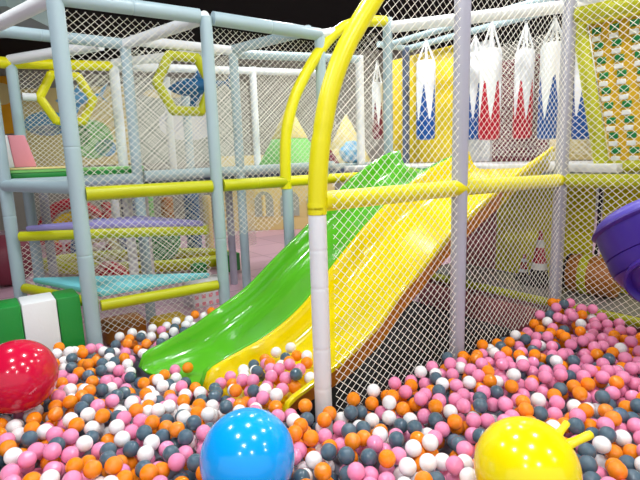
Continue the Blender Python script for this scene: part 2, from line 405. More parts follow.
t = thing('foam_block', 'leaning pink foam block with a white side on the green deck', 'foam block', (-.86, 3.05, 1.5))
MB().prism([(-.925, 2.95, 1.502), (-.765, 2.95, 1.502), (-.825, 2.95, 1.765), (-.945, 2.95, 1.765)], (0, .28, 0)).build('pink_body', M['pinkb'], t, bevel=.008)
MB().prism([(-.965, 2.95, 1.502), (-.927, 2.95, 1.502), (-.947, 2.95, 1.765), (-.975, 2.95, 1.765)], (0, .28, 0)).build('white_side', M['white'], t, bevel=.006)

def pyramid(label, c, w, h, m1, m2, split=.45, name='soft_cone'):
    t = thing(name, label, 'soft cone', c)
    x, y, z = c; a = w/2
    r = lambda s, q: [(x-a*s, y-a*s, z+q), (x+a*s, y-a*s, z+q), (x+a*s, y+a*s, z+q), (x-a*s, y+a*s, z+q)]
    lo = r(1, 0); mi = r(1-split, h*split); mj = r(1-split, h*split+.002)
    F4 = [(3,2,1,0), (4,5,6,7), (0,1,5,4), (1,2,6,5), (2,3,7,6), (3,0,4,7)]
    MB().add(lo+mi, F4).build('lower_half', m1, t, bevel=.01)
    MB().add(mj+r(.05, h), F4).build('upper_half', m2, t, bevel=.006)
pyramid('soft pyramid with green base and cream tip half hidden by the rear arch', (1.93, 3.16, 1.423), .58, .70, M['lgreen'], M['cream'])
pyramid('soft maroon pyramid between the two yellow arches', (2.46, 3.26, 1.423), .36, .40, M['maroon'], M['maroon'])
pyramid('soft cream and yellow pyramid behind the light blue foam boulder', (3.1, 3.5, 1.423), .5, .66, M['cream'], M['cream'], .3)
b = MB().sphere((2.86, 3.10, 1.56), .145, 14, 9, (1.25, 1.0, .95)); random.seed(5)
b.v = [(x+random.uniform(-.02,.02), y+random.uniform(-.02,.02), max(1.424, z+random.uniform(-.02,.02))) for x, y, z in b.v]
tag(b.build('foam_boulder', M['sky'], smooth=25, loc=(2.86, 3.10, 1.424)), 'light blue faceted foam boulder on the deck above the green slide', 'foam boulder')

# blue shark figure and pale fish
def fishfig(label, name, a, axis_x, length, rad, m, wob=1.):
    t = thing(name, label, 'toy fish', a)
    A = Vector(a); X = Vector(axis_x).normalized(); Z = Vector((0,0,1)); Yv = X.cross(Z)
    prof = [(0, 0), (.08, .45), (.2, .8), (.38, 1), (.58, .85), (.78, .45), (.92, .18), (1, .1)]
    P = [A + X*(length*s) + Z*(.12*length*s*s) for s, _ in prof]
    MB().tube(P, [max(.004, rad*q) for _, q in prof], 16).build('body', m, t)
    def fin(nm, pts, th=.018):
        MB().prism([A + X*(length*p) + Z*(length*q) - Yv*th/2 for p, q in pts], Yv*th).build(nm, m, t, bevel=.004)
    fin('dorsal_fin', [(.34, .10), (.58, .11), (.50, .30)]); fin('tail_fin', [(.93, .08), (1.0, .06), (1.16, .36), (1.04, .26)]); fin('tail_fin', [(.93, .12), (1.0, .08), (1.10, -.06), (1.02, .0)])
    fin('side_fin', [(.36, -.08), (.55, -.06), (.40, -.32), (.33, -.28)])
fishfig('steel blue toy shark hanging behind the thick lime hexagon', 'shark_figure', (.66, 3.62, 2.31), (.74, -.28, 0), .66, .10, M['navy'])
fishfig('pale blue toy fish on the far side of the slim yellow hexagon', 'fish_figure', (-.16, 5.6, 2.36), (.8, -.58, 0), .62, .09, M['sky'])

# ------------------------------------------------------------------ slide: two moulded lanes side by side
RL = [(-.53,.29),(-.44,.30),(-.31,.305),(-.03,.355),(.33,.505),(.61,.69),(1.02,.99),(1.24,1.16),(1.47,1.315),(1.75,1.46),(1.95,1.535),(2.06,1.55)]
RM = [(-.32,.29),(-.19,.325),(.11,.375),(.43,.53),(.69,.755),(.98,.99),(1.28,1.19),(1.5,1.30),(1.73,1.40),(2.0,1.48),(2.17,1.515)]
RR = [(-.16,.30),(.07,.385),(.24,.445),(.5,.59),(.66,.72),(.92,.895),(1.1,1.005),(1.4,1.165),(1.63,1.265),(1.86,1.365),(2.12,1.455),(2.31,1.53)]
def resample(A, n):
    c = smooth_curve(A, 6); us = [p[0] for p in c]; zs = [p[1] for p in c]; zs = np.array(zs)
    for _ in range(4): zs[1:-1] = (zs[:-2]+2*zs[1:-1]+zs[2:])/4
    u = np.linspace(us[0], us[-1], n); return u, np.interp(u, us, zs)
def lane(label, name, A, yA, Bc, yB, m):
    n = 70; ua, za = resample(A, n); ub, zb = resample(Bc, n)
    flare = lambda y, u: y - (.22*max(0, min(1, (.15-u)/.68))**1.5 if y > 1.2 else .06*max(0, min(1, (.0-u)/.32)) if y > .5 else 0)
    # cross-section of the lane: (share across, depth below the rim), upper skin then lower skin
    wd = abs(yB-yA)
    up = [(0, .18), (0, .02), (.006, .006), (.016, 0), (.030, .0), (.040, .008), (.050, .04), (.062, .42), (.085, .72), (.125, .92), (.19, .99), (.27, 1.0)]
    up = [(s if False else s*.69/wd, q) for s, q in up]
    full = up + [(.5, 1.02)] + [(1-s, q) for s, q in up[::-1]]
    lowq = [(1, .18), (.975, .30), (.90, 1.10), (.80, 1.20), (.5, 1.22), (.2, 1.20), (.10, 1.10), (.025, .30)]
    prof = full + [(s, q) for s, q in lowq]
    np_ = len(prof); vs = []; fs_ = []
    for i in range(n):
        t = i/(n-1)
        for s, q in prof:
            u = ua[i]*(1-s)+ub[i]*s; z = za[i]*(1-s)+zb[i]*s; y = flare(yA, ua[i])*(1-s)+flare(yB, ub[i])*s
            du = (ua[min(n-1,i+1)]-ua[max(0,i-1)]); dz = (za[min(n-1,i+1)]-za[max(0,i-1)])*(1-s)+(zb[min(n-1,i+1)]-zb[max(0,i-1)])*s
            l = math.hypot(du, dz); nx, nz = dz/l, -du/l
            depth = .10+.065*min(1, t/.18)
            if t > .8: depth += -.005
            dist = (t*(ub[-1]-ub[0])); L = .07
            drop = 0
            if dist < L: drop = (1-math.sqrt(max(0, 1-(1-dist/L)**2)))*.075
            dd = q*(depth-drop*min(1, 1)) if q <= 1.02 else depth*q - drop
            vs.append((u+nx*dd, y, max(.02, z-drop+nz*dd)))
    for i in range(n-1):
        for k in range(np_):
            l = (k+1) % np_; fs_.append((i*np_+k, i*np_+l, (i+1)*np_+l, (i+1)*np_+k))
    fs_ += [tuple(range(np_)), tuple(range((n-1)*np_, n*np_))[::-1]]
    o = MB().add(vs, fs_).build(name, m, None, smooth=50, loc=(.9, (yA+yB)/2, 0))
    if m is M['slidey']:
        o.data.materials.append(M['under'])
        for i in range(int(n*.74)):
            for k in range(len(full)-1, np_): o.data.polygons[i*np_+k].material_index = 1
    return tag(o, label, 'slide', 'lanes of the double slide')
lane('glossy green wavy slide lane running down beside the tower', 'slide_lane', RL, 1.50, RM, .812, M['slideg'])
lane('glossy yellow wavy slide lane next to the green one', 'slide_lane', RM, .808, RR, .115, M['slidey'])

# upper slide deck
t = thing('slide_deck', 'pale deck platform at the head of the double slide', 'platform', (2.9, 1.2, 1.3))
MB().prism([(2.37, -.30, 1.33), (3.40, -.30, 1.33), (3.40, 2.72, 1.33), (2.40, 2.72, 1.33), (2.40, 1.62, 1.33), (2.19, 1.60, 1.33), (2.42, .08, 1.33)], (0, 0, .065)).build('deck_pad', M['white'], t, bevel=.012)
MB().box((2.43, -.28, 1.24), (3.40, 2.70, 1.325)).build('deck_board', M['greyd'], t, bevel=.005)
for (x, y) in ((2.45, 2.6), (3.3, 2.6)): MB().tube([(x, y, 0), (x, y, 1.24)], .04, 14).build('leg', M['lilac'], t)

# panels behind the deck
def panel(name, label, x, y0, y1, z0, z1, m, cat='panel', th=.05, group=None):
    return tag(MB().box((x, y0, z0), (x+th, y1, z1)).build(name, m, bevel=.01, loc=(x, (y0+y1)/2, z0)), label, cat, group)
panel('padded_screen', 'tall yellow padded panel behind the first blue and white punching bag', 3.46, 1.82, 3.0, 1.40, 2.74, M['ypanel'])
panel('padded_screen', 'maroon padded panel behind the red and white punching bags', 3.46, .80, 1.42, 1.40, 2.45, M['maroon'])
panel('padded_screen', 'low cream yellow padded panel at the back of the slide deck', 3.47, -.35, .78, 1.40, 1.68, M['cream'])
panel('padded_screen', 'pale padded panel between the yellow and maroon panels', 3.46, 1.45, 1.79, 1.40, 2.7, M['white'])
MB().tube([(3.3, 2.556, 1.397), (3.3, 2.556, 2.80)], .045, 16).build('panel_post', M['slate'], fs)

# punching bags
def bag(label, x, y, ztop, zbot, r, m, zhook, ph):
    t = thing('punching_bag', label, 'punching bag', (x, y, zbot), 'punching bags hanging over the slide deck')
    seg = 36; H = ztop-zbot; rr = lambda h: r
    def zig(k):
        q = ((k/seg*5+ph) % 1); tri = abs(q*2-1); return zbot + H*(.20+.52*(tri**1.1))
    vsW = []; vsC = []
    for k in range(seg):
        a = 2*PI*k/seg; c, s = math.cos(a), math.sin(a); z = zig(k)
        vsW += [(x+c*r*.45, y+s*r*.45, ztop), (x+c*r*.9, y+s*r*.9, ztop-.012), (x+c*r, y+s*r, ztop-.04), (x+c*r, y+s*r, z)]
        vsC += [(x+c*r, y+s*r, z), (x+c*r, y+s*r, zbot+.035), (x+c*r*.9, y+s*r*.9, zbot+.008), (x+c*r*.45, y+s*r*.45, zbot)]
    def skin(vs, cap0, cap3):
        f = [(k*4+i, ((k+1)%seg)*4+i, ((k+1)%seg)*4+i+1, k*4+i+1) for k in range(seg) for i in range(3)]
        if cap0: f.append(tuple(k*4 for k in range(seg)))
        if cap3: f.append(tuple(k*4+3 for k in range(seg)))
        return MB().add(vs, f)
    skin(vsW, True, False).build('white_upper', M['white'], t); skin(vsC, False, True).build('coloured_lower', m, t)
    hk = Vector((x, y, zhook))
    for k in range(4):
        a = PI/4+k*PI/2
        MB().tube([(x+math.cos(a)*r*.8, y+math.sin(a)*r*.8, ztop-.03), (x+math.cos(a)*r*.75, y+math.sin(a)*r*.75, ztop+.01), hk], .011, 8).build('strap', M['white'], t)
    MB().tube([hk + Vector((.02*math.cos(q), 0, .02*math.sin(q))) for q in [2*PI*j/12 for j in range(12)]], .005, 8, closed=True).build('hanging_ring', M['rim'], t)
bag('white and cobalt punching bag in front of the yellow panel', 2.98, 1.956, 2.527, 1.664, .105, M['cobalt'], 2.735, .1)
bag('white and red punching bag right beside the lilac middle post', 2.98, 1.138, 2.489, 1.622, .102, M['red'], 2.735, .45)
bag('white and red punching bag between the other red one and the bright blue one', 3.34, .999, 2.496, 1.625, .092, M['red'], 2.735, .3)
bag('white and bright blue punching bag beside the corner post, largest looking of the row', 2.98, .517, 2.425, 1.60, .105, M['cobalt'], 2.615, .0)
bag('slim white and blue punching bag seen between corner post and climbing wall', 3.34, .40, 2.40, 1.59, .095, M['cobalt'], 2.735, .2)
bag('white and cobalt punching bag mostly hidden behind the lilac middle post', 3.34, 1.579, 2.571, 1.647, .0945, M['cobalt'], 2.735, .6)
bag('dusky red punching bag left of the rear slide post above the green lane', 3.22, 2.99, 2.45, 1.72, .07, M['maroon'], 2.70, .2)

# ------------------------------------------------------------------ beneath the slide deck
tag(MB().box((-.1, .13, .001), (2.28, 1.5, .022)).build('floor_mat', M['dark'], bevel=.006, loc=(1.1, .8, 0)), 'black floor sheet added as painted shade under the double slide', 'mat')  # dark sheet added to paint the shade on the floor below the slide
t = thing('low_platform', 'shiny grey low platform with a yellow edge rail under the slide deck', 'platform', (2.9, -.2, 0))
MB().box((2.37, -1.9, .29), (3.55, 1.45, .345)).build('top_sheet', mat('grey_glossy_sheet', (150, 150, 146), .18, .5, .08, 4), t, bevel=.006)
MB().box((2.40, -1.88, 0), (3.53, 1.43, .285)).build('riser', M['rose'], t, bevel=.01)
MB().tube([(2.345, 1.43, .305), (2.345, -1.9, .305)], .035, 16).build('edge_rail', M['ylime'], t)
MB().box((2.30, -1.9, .0), (2.385, 1.45, .23)).build('kick_pad', M['rose'], t, bevel=.01)
panel('padded_screen', 'tall yellow padded panel standing behind the traffic cone', 2.85, .318, .938, .35, 1.20, M['yellow'])
panel('padded_screen', 'dusty rose padded panel left of the yellow one below the deck', 2.85, .942, 1.30, .35, 1.20, M['rose'])
panel('padded_screen', 'yellow padded panel behind the orange brown roller', 2.85, .05, .295, .35, 1.20, M['yellow'])
panel('padded_screen', 'yellow padded panel partly hidden by the purple tube slide', 2.85, -1.1, -.02, .35, 1.20, M['yellow'])
MB().tube([(2.75, 1.62, 0), (2.75, 1.62, 1.235)], .035, 14).build('deck_post', M['ylime'], fs)
b = MB(); 
for k in range(9): 
    b.tube([(2.868, .012+.006*(k%2)-.006*(k/8), .37+.09*k), (2.868, .012-.006*(k%2)-.006*(k/8), .37+.09*(k+1))], .014, 8)
tag(b.build('knotted_rope', M['dark'], loc=(2.868, .012, .36)), 'dark knotted rope hanging between the two yellow panels under the deck', 'rope')

def tcone(label, x, y, z0, h, r):
    t = thing('traffic_cone', label, 'traffic cone', (x, y, z0), 'toy traffic cones')
    MB().box((x-r*1.25, y-r*1.25, z0), (x+r*1.25, y+r*1.25, z0+h*.10)).build('base', M['dark'], t, bevel=.008)
    R = lambda q: r*(1-q)+.012*q
    bands = [(.10, .30, 'dark'), (.30, .42, 'white'), (.42, .70, 'red'), (.70, .84, 'white'), (.84, 1.0, 'red')]
    for a, c, mm in bands:
        prof = [(R(a), h*a), (R(c), h*c)]
        if c == 1.0: prof.append((0, h))
        MB().lathe(prof, (x, y, z0), seg=24).build('band', M[mm], t)
tcone('red and white banded traffic cone on the low grey platform', 2.64, .372, .347, .475, .09)
tcone('short red traffic cone standing behind the larger banded one', 2.73, .565, .347, .23, .05)
t = thing('padded_roller', 'orange brown padded roller lying on the low platform below the purple tube', 'roller', (2.62, -.07, .35))
ax = Vector((.12, -1, .0)).normalized(); c0 = Vector((2.62, .09, .513))
MB().lathe([(.145, 0), (.155, .012), (.155, .33), (.145, .342), (0, .342)], c0, ax, 32).build('drum', M['brown'], t)
MB().lathe([(0, -.03), (.13, -.03), (.148, -.02), (.150, -.001), (0, -.001)], c0, ax, 32).build('end_cap', M['dark'], t)
MB().lathe([(.156, .09), (.163, .095), (.163, .15), (.156, .155)], c0, ax, 32).build('yellow_band', M['ylime'], t)

# ------------------------------------------------------------------ climbing wall at the right
t = thing('climbing_wall', 'yellow framed climbing wall with columns of green and white pads', 'climbing wall', (2.6, -.6, 1.28))
sh = lambda z: -(2.46-z)*.217       # the frame leans inward towards its foot
def yw(y, z): return y + sh(z)
MB().tube([(2.5, yw(.09, 2.46), 2.46), (2.5, yw(.09, 1.33), 1.33)], .05, 18).build('side_tube', M['ylime'], t)
MB().tube([(2.5, yw(.09, 2.44), 2.44), (2.5, -1.15, 2.40)], .05, 18).build('top_tube', M['yellow'], t)
MB().tube([(2.5, -.18, 1.37), (2.5, -1.35, 1.37)], .045, 18).build('bottom_tube', M['ylime'], t)
MB().tube([(2.5, -1.15, 2.42), (2.5, -1.35, 1.36)], .05, 18).build('side_tube', M['ylime'], t)
MB().prism([(2.53, yw(.04, 2.42), 2.42), (2.53, -1.13, 2.40), (2.53, -1.33, 1.37), (2.53, yw(.04, 1.37), 1.37)], (.02, 0, 0)).build('backing_sheet', M['ochre'], t, smooth=0)
for c in range(6):
    for r_ in range(9):
        z = 2.33 - r_*.107; y = yw(.0-.128*c, z)
        if c == 0: y -= .01
        for kk, mm in ((0, 'pgreen'), (1, 'white')):
            zz = z - kk*.052 + .01
            MB().box((2.514, y-(.030 if kk == 0 else .029), zz-.022), (2.529, y+(.030 if kk == 0 else .029), zz+(.022 if kk == 0 else .012))).build('green_pad' if kk == 0 else 'white_pad', M[mm], t, bevel=.004, bseg=1) if (kk == 0 or c < 5) else None
tag(MB().box((2.6, -1.6, .36), (2.66, -1.5, 2.4)).build('support_upright', M['ylime'], loc=(2.6, -1.5, .36)), 'yellow upright at the outer edge of the climbing wall', 'post')

# ------------------------------------------------------------------ purple tube slide end
pc = Vector((1.611, -.793, .97)) + right*.092; toc = (EYE-pc).normalized()
ax = (-right*.46 - down*.86 - toc*.44).normalized()
t = thing('tube_slide', 'big purple plastic tube slide end bulging over the pink balls', 'tube slide', (1.611, -.793, .36))
r = .30
bowl = [(0, -.298)] + [(r*math.cos(q), r*math.sin(q)) for q in [math.radians(d) for d in range(-80, 0, 8)]]
def ridge(h0): return [(math.sqrt(max(0, r*r-h0*h0))+.001, h0-.004), (math.sqrt(r*r-h0*h0)-.006, h0), (math.sqrt(r*r-h0*h0)+.001, h0+.004)]
prof = sorted(bowl + ridge(-.07) + [(.2955, .012), (.289, .016), (.2955, .020)] , key=lambda p: p[1]) + [(.296, .05), (.295, .09), (.293, .158), (.303, .163), (.309, .173), (.303, .183), (.284, .186)]
MB().lathe(prof, pc, ax, 48).build('bowl', M['tubep'], t)
cap = [(.283, .187), (.278, .205), (.262, .225), (.225, .245), (.16, .262), (.08, .270), (0, .273)]
MB().lathe(cap, pc, ax, 48).build('cap', M['tubei'], t)
od = (-right*.06 + down*.62 + toc*.75).normalized(); oc = pc + od*.195
MB().lathe([(.150, 0), (.165, .07), (.17, .10), (.158, .105), (.140, .08), (.12, -.02), (0, -.02)], oc, od, 32).build('exit_mouth', M['tubep'], t)
sd = Vector((.22, -.97, .05)).normalized()
MB().tube([pc + sd*.2, pc + sd*.5, pc + sd*.8], .25, 32).build('tube', M['tubep'], t)
TUBE_FOOT = ((pc + sd*.6).x, (pc + sd*.6).y)
MB().tube([pc + sd*.6 - Vector((0,0,.2)), Vector(((pc+sd*.6).x, (pc+sd*.6).y, .0))], .045, 16).build('support_post', M['lilac'], t)

# ------------------------------------------------------------------ foam barrier at the left edge of the pit
t = thing('foam_barrier', 'low green and white striped foam barrier along the pit edge', 'barrier', (-1.3, 1.85, 0))
edges = [(-1.9, -1.62, 'white'), (-1.62, -1.40, 'green'), (-1.40, -1.24, 'white'), (-1.238, -1.09, 'green'), (-1.088, -.887, 'white'), (-.885, -.745, 'green')]
for a, c, mm in edges:
    MB().prism([(a, 1.745, 0), (a, 1.99, 0), (a, 1.985, .637), (a, 1.745, .637)], (c-a-.002, 0, 0)).build('green_segment' if mm == 'green' else 'white_segment', M[mm], t, bevel=.01)

# pit base
def base(x0, x1, y0, y1, z=.15):
    return MB().box((x0, y0, .001), (x1, y1, z))
b = base(-3.2, -.56, -2.6, 1.66); b.box((-.558, -2.6, .001), (2.15, -.05, .15)); b.box((-.558, 1.54, .001), (.25, 1.66, .15)); b.box((-.558, -.048, .001), (-.2, .08, .15))
o = b.build('floor_pit', M['foam'], smooth=0); struct(o)

# ------------------------------------------------------------------ balls
# the balls are dropped one by one: each comes to rest on its neighbours, the pit base or the slide
BR = .0342; CR = 2*BR + .0008
BIG = [((-1.19, .88, .503), .175), ((-.605, -.369, .474), .165), ((.085, -1.005, .467), .165)]
def line(A, u): return float(np.interp(u, [q[0] for q in A], [q[1] for q in A]))
def slide_height(u, v):
    if v < .08 or v > 1.54-.22*max(0, min(1, (.15-u)/.68))**1.5: return -1.
    if v < .81: w = min(max((v-.115)/.69, 0), 1); ue = -.16-.17*w; z = line(RR, u)*(1-w)+line(RM, u)*w
    else: w = min(max((v-.81)/.69, 0), 1); ue = -.32-.21*w; z = line(RM, u)*(1-w)+line(RL, u)*w
    if u < ue-.03: return -1.
    if min(w, 1-w)*.69 < .075: return z+.014
    return z-.095-.05*min(1, max(0, (u-ue)/.4))+.026
def ground(u, v):
    best = .20; h = slide_height(u, v)
    if h > 0: best = max(best, h)
    for k in range(8):
        for q in (BR*.5, BR):
            h = slide_height(u+q*math.cos(k*PI/4), v+q*math.sin(k*PI/4))
            if h > 0: best = max(best, h+math.sqrt(max(0, BR*BR-q*q))-BR)
    return best
def in_pit(u, v):
    if u > 2.105 or v > 1.70: return False
    if u > -.06 and -.099 < v < .1: return False
    if v > .98 and u > -.60 and v < 1.54-.22*max(0, min(1, (.15-u)/.68))**1.5: return False
    if u > .42 and v > .04: return False
    if u < -.56 and v > 1.62: return False
    for q in ((0, 0), (1.02, -.01), (2.2, 0), P1[:2], P2[:2], TUBE_FOOT):
        if math.hypot(u-q[0], v-q[1]) < .052+BR+.003: return False
    return True
def heap(u, v):
    z = .335+.10*math.exp(-(((u-2.1)/.3)**2+((v+.1)/.3)**2))+.012*math.sin(u*5.1+1)*math.sin(v*4.3)+.008*math.sin(u*11+v*7)
    return z+.01-.09*math.exp(-(((u+.3)/.55)**2+((v-1.05)/.6)**2)**2)+(.012 if .15 < v < .8 and u > -.2 else 0)
def pixel(p):
    q = Vector(p)-EYE; d = q.dot(fwd); return 320+F*q.dot(right)/d, 240+F*q.dot(down)/d, d
random.seed(7); cells = {}; dropped = []
def settle(u, v):
    z = ground(u, v)+BR; i, j = int(math.floor(u/CR)), int(math.floor(v/CR))
    for a in (-1, 0, 1):
        for b in (-1, 0, 1):
            for x, y, h in cells.get((i+a, j+b), ()):
                d2 = (x-u)**2+(y-v)**2
                if d2 < CR*CR: z = max(z, h+math.sqrt(CR*CR-d2))
    return z
for it in range(12000):
    best = None
    for k in range(10):
        u = random.uniform(-1.95, 2.18); v = random.uniform(-2.1, 1.72)
        x, y, d = pixel((u, v, .35))
        if d < .9 or x < -110 or x > 790 or y > 545 or not in_pit(u, v): continue
        z = settle(u, v)
        if z < heap(u, v) and (best is None or z < best[2]) and all((u-c[0])**2+(v-c[1])**2+(z-c[2])**2 > (q+BR+.001)**2 for c, q in BIG): best = (u, v, z)
    if best:
        cells.setdefault((int(math.floor(best[0]/CR)), int(math.floor(best[1]/CR))), []).append(best); dropped.append(best)
from mathutils.bvhtree import BVHTree
bpy.context.view_layer.update()
trees = []
for o in COL.objects:
    if o.name.startswith('slide_lane'):
        trees.append(BVHTree.FromPolygons([o.matrix_world @ v.co for v in o.data.vertices], [tuple(f.vertices) for f in o.data.polygons]))
dropped = [p for p in dropped if all(b_.find_nearest(Vector(p))[3] > BR+.0015 for b_ in trees)]
# which balls show largest: discs drawn near over far
ids = np.full((480, 640), -1); depth = np.full((480, 640), 1e9); gy, gx = np.mgrid[0:480, 0:640]
for i, (c, q) in enumerate([(p, BR) for p in dropped] + BIG):
    x, y, d = pixel(c); rp = F*q/d
    x0, x1, y0, y1 = max(0, int(x-rp-1)), min(640, int(x+rp+2)), max(0, int(y-rp-1)), min(480, int(y+rp+2))
    if x0 >= x1 or y0 >= y1: continue
    d2 = (gx[y0:y1, x0:x1]+.5-x)**2+(gy[y0:y1, x0:x1]+.5-y)**2
    dz = d-q*np.sqrt(np.maximum(0, 1-d2/(rp*rp)))
    m = (d2 < rp*rp) & (dz < depth[y0:y1, x0:x1])
    depth[y0:y1, x0:x1][m] = dz[m]; ids[y0:y1, x0:x1][m] = i
shown = np.bincount(ids[(ids >= 0) & (ids < len(dropped))], minlength=len(dropped))
order = sorted(range(len(dropped)), key=lambda i: -shown[i])
order = [i for i in order if shown[i] > 0 or dropped[i][2] > .245]
random.seed(3)
def pick_colour(u, v):        # more pink towards the far right corner, more white under the tower
    x, y, d = pixel((u, v, .35)); t = min(1, max(0, (x-380)/180))*min(1, max(0, (430-y)/60))
    w = [a*(1-t)+b*t for a, b in zip((.31, .25, .24, .20), (.24, .54, .09, .13))]
    if x < 260 and y < 400: w = [a*b for a, b in zip(w, (.8, .75, 1.5, 1.0))]
    return random.choices(range(4), w)[0]
balls = [(*dropped[i], pick_colour(dropped[i][0], dropped[i][1])) for i in order]
names = ['orange', 'pink', 'white', 'slate']
proto = []
for c in range(4):
    me_o = MB().sphere((0,0,0), BR, 24, 14).build('play_ball', BALLM[c], None, smooth=0)
    me_o.data.shade_smooth(); proto.append(me_o.data); bpy.data.objects.remove(me_o)
labels = ['small glossy orange plastic ball among the nearest balls of the pit', 'small glossy pink plastic ball among the nearest balls of the pit',
          'small glossy white plastic ball among the nearest balls of the pit', 'small dark slate plastic ball among the nearest balls of the pit']
for i, (x, y, z, c) in enumerate(balls[:300]):
    o = bpy.data.objects.new('play_ball', proto[c]); COL.objects.link(o)
    o.location = (x, y, z); o.rotation_euler = (random.uniform(0,6), random.uniform(0,6), random.uniform(0,6))
    tag(o, labels[c], 'ball', names[c] + ' balls at the front of the pit')
rest = balls[300:]; tmpl = MB().sphere((0,0,0), BR, 14, 9); tv = np.array(tmpl.v); nv = len(tv)
V_ = np.concatenate([tv + np.array([x, y, z]) for x, y, z, c in rest]); Fc = []; mi = []
for k, (x, y, z, c) in enumerate(rest):
    for f in tmpl.f: Fc.append(tuple(i + k*nv for i in f)); mi.append(int(c))
me = bpy.data.meshes.new('play_balls'); me.from_pydata(V_.tolist(), [], Fc)
for m_ in BALLM: me.materials.append(m_)
me.polygons.foreach_set('material_index', mi); me.shade_smooth()
o = bpy.data.objects.new('ball_pit_filling', me); COL.objects.link(o)
tag(o, 'farther mass of orange, pink, white and slate plastic balls filling the pit', 'balls', None, 'stuff')

# big inflatable balls
t = thing('exercise_ball', 'big red inflatable ball with faded print at the left of the pit', 'inflatable ball', (-1.19, .88, .328), 'big inflatable balls')
MB().sphere((-1.19, .88, .503), .175, 48, 32).build('ball_body', M['bred'], t, loc=(-1.19, .88, .503))
c0 = Vector((-1.19, .88, .503)); tc_ = (EYE-c0).normalized()
def onball(a, b_, rr): 
    q = (tc_ + right*a - down*b_).normalized(); return c0 + q*rr
sc = MB(); 
for k in range(7):
    a0 = .38 + k*.055; b0 = -.62 + k*.018
    pts = [onball(a0 + .035*j/4*1.2, b0 + (.05 if (k*3) % 2 else .035)*math.sin(PI*j/4*(1 + k % 2)), .1765) for j in range(5)]
    sc.tube(pts, .0022, 6)
sc.build('faded_lettering', M['script'], t)
t = thing('exercise_ball', 'big sky blue inflatable ball in the middle front of the pit', 'inflatable ball', (-.605, -.369, .309), 'big inflatable balls')
MB().sphere((-.605, -.369, .474), .165, 48, 32).build('ball_body', M['bblue'], t, loc=(-.605, -.369, .474))
t = thing('hopper_ball', 'big yellow inflatable hopper ball with two stub handles', 'inflatable ball', (.085, -1.005, .302), 'big inflatable balls')
c0 = Vector((.085, -1.005, .467))
MB().sphere(c0, .165, 48, 32).build('ball_body', M['byel'], t, loc=c0)
tc_ = (EYE-c0).normalized()
def handle(a, b_, cc, da, db, ln, rad):
    q = (right*a - down*b_ + tc_*cc).normalized(); s0 = c0 + q*.160; d2 = (right*da - down*db + q*.2).normalized()
    P = [s0, s0 + d2*ln*.3, s0 + d2*ln*.8, s0 + d2*ln*.95, s0 + d2*ln]
    MB().tube(P, [rad*1.25, rad, rad*1.05, rad*.85, rad*.3], 16).build('handle', M['byel'], t)
handle(.90, .52, .30, .95, .42, .085, .0135); handle(.72, .78, .12, .55, .75, .05, .011)
MB().lathe([(0, 0), (.014, 0), (.016, .004), (.010, .007), (0, .007)], c0 + (right*.92-down*.46+tc_*.25).normalized()*.164, (right*.92-down*.46+tc_*.25), 16).build('valve', M['dark'], t)

# ------------------------------------------------------------------ far hall: play things beyond the nets
def at9(X, Y, Z=0): return hall(X, Y, Z)
t = thing('playhouse_facade', 'yellow playhouse front with blue arched windows at the far end', 'playhouse', hall(-.6, 10.1))
def fx(X0, X1, Y, z0, z1, th): return MB().prism([hall(X0,Y,z0), hall(X1,Y,z0), hall(X1,Y,z1), hall(X0,Y,z1)], world(0, th, 0))
fx(-2.1, .35, 10.2, 0, 1.6, .12).build('facade_wall', M['cream'], t, bevel=.01)
for X in (-1.17, -.62, -.05):
    w = .20; pts = [(X-w, .30), (X+w, .30), (X+w, .62)] + [(X + w*math.cos(q), .62 + .22*math.sin(q)) for q in [PI*k/10 for k in range(1, 10)]] + [(X-w, .62)]
    f = MB().prism([hall(a, 10.17, b) for a, b in pts], world(0, .03, 0)).build('window', M['window'], t, smooth=0)
    MB().tube([hall(a, 10.15, b) for a, b in [(X-w, .60)] + [(X-w*math.cos(q), .62+.22*math.sin(q)) for q in [PI*k/10 for k in range(0, 11)]]], .04, 8).build('arch_trim', M['navy'], f)
    MB().box((-.03, -.03, 0), (.03, .03, .44)).build('mullion', M['cream'], f).location = hall(X, 10.13, .32)
    fx(X-w-.03, X+w+.03, 10.08, .22, .31, .08).build('flower_box', M['maroon'], f)
def arch_toy(label, X, Y, R, tr, m1, m2, base=.0):
    t = thing('soft_arch', label, 'soft arch', hall(X, Y, base), 'rainbow soft arches')
    for rr, mm in ((R, m1), (R-2*tr-.004, m2)):
        MB().tube([hall(X + rr*math.cos(q), Y, base) + Vector((0,0,tr+rr*math.sin(q)*1.15)) for q in [PI*k/16 for k in range(17)]], tr, 10).build('arch_band', mm, t)
arch_toy('red and yellow soft arch beyond the violet step', -4.45, 8.6, .62, .10, M['red'], M['ypanel'], .02)
arch_toy('blue and cream soft arch beyond the violet step', -3.53, 7.6, .42, .08, M['cobalt'], M['cream'], .03)
cols = [(-3.72, 8.4, .85, .10, 'red', 'red'), (-3.5, 8.2, .9, .07, 'white', 'white'), (-3.1, 7.9, .95, .16, 'slate', 'slate blue'), (-2.75, 7.8, 1.0, .05, 'lgreen', 'pale green'),
        (-2.48, 7.8, .95, .10, 'brown', 'brown'), (-2.05, 7.7, 1.0, .12, 'navy', 'steel blue'), (-1.85, 7.9, .95, .07, 'cream', 'cream')]
for X, Y, h, r_, mm, nm in cols:
    p = hall(X, Y)
    tag(MB().lathe([(0, 0), (r_, 0), (r_, h-.03), (r_*.85, h), (0, h)], p, seg=16).build('foam_bollard', M[mm], loc=p), nm + ' soft column in the far row seen over the violet step', 'soft column', 'far row of soft columns')
p = hall(-2.42, 7.05, .36)
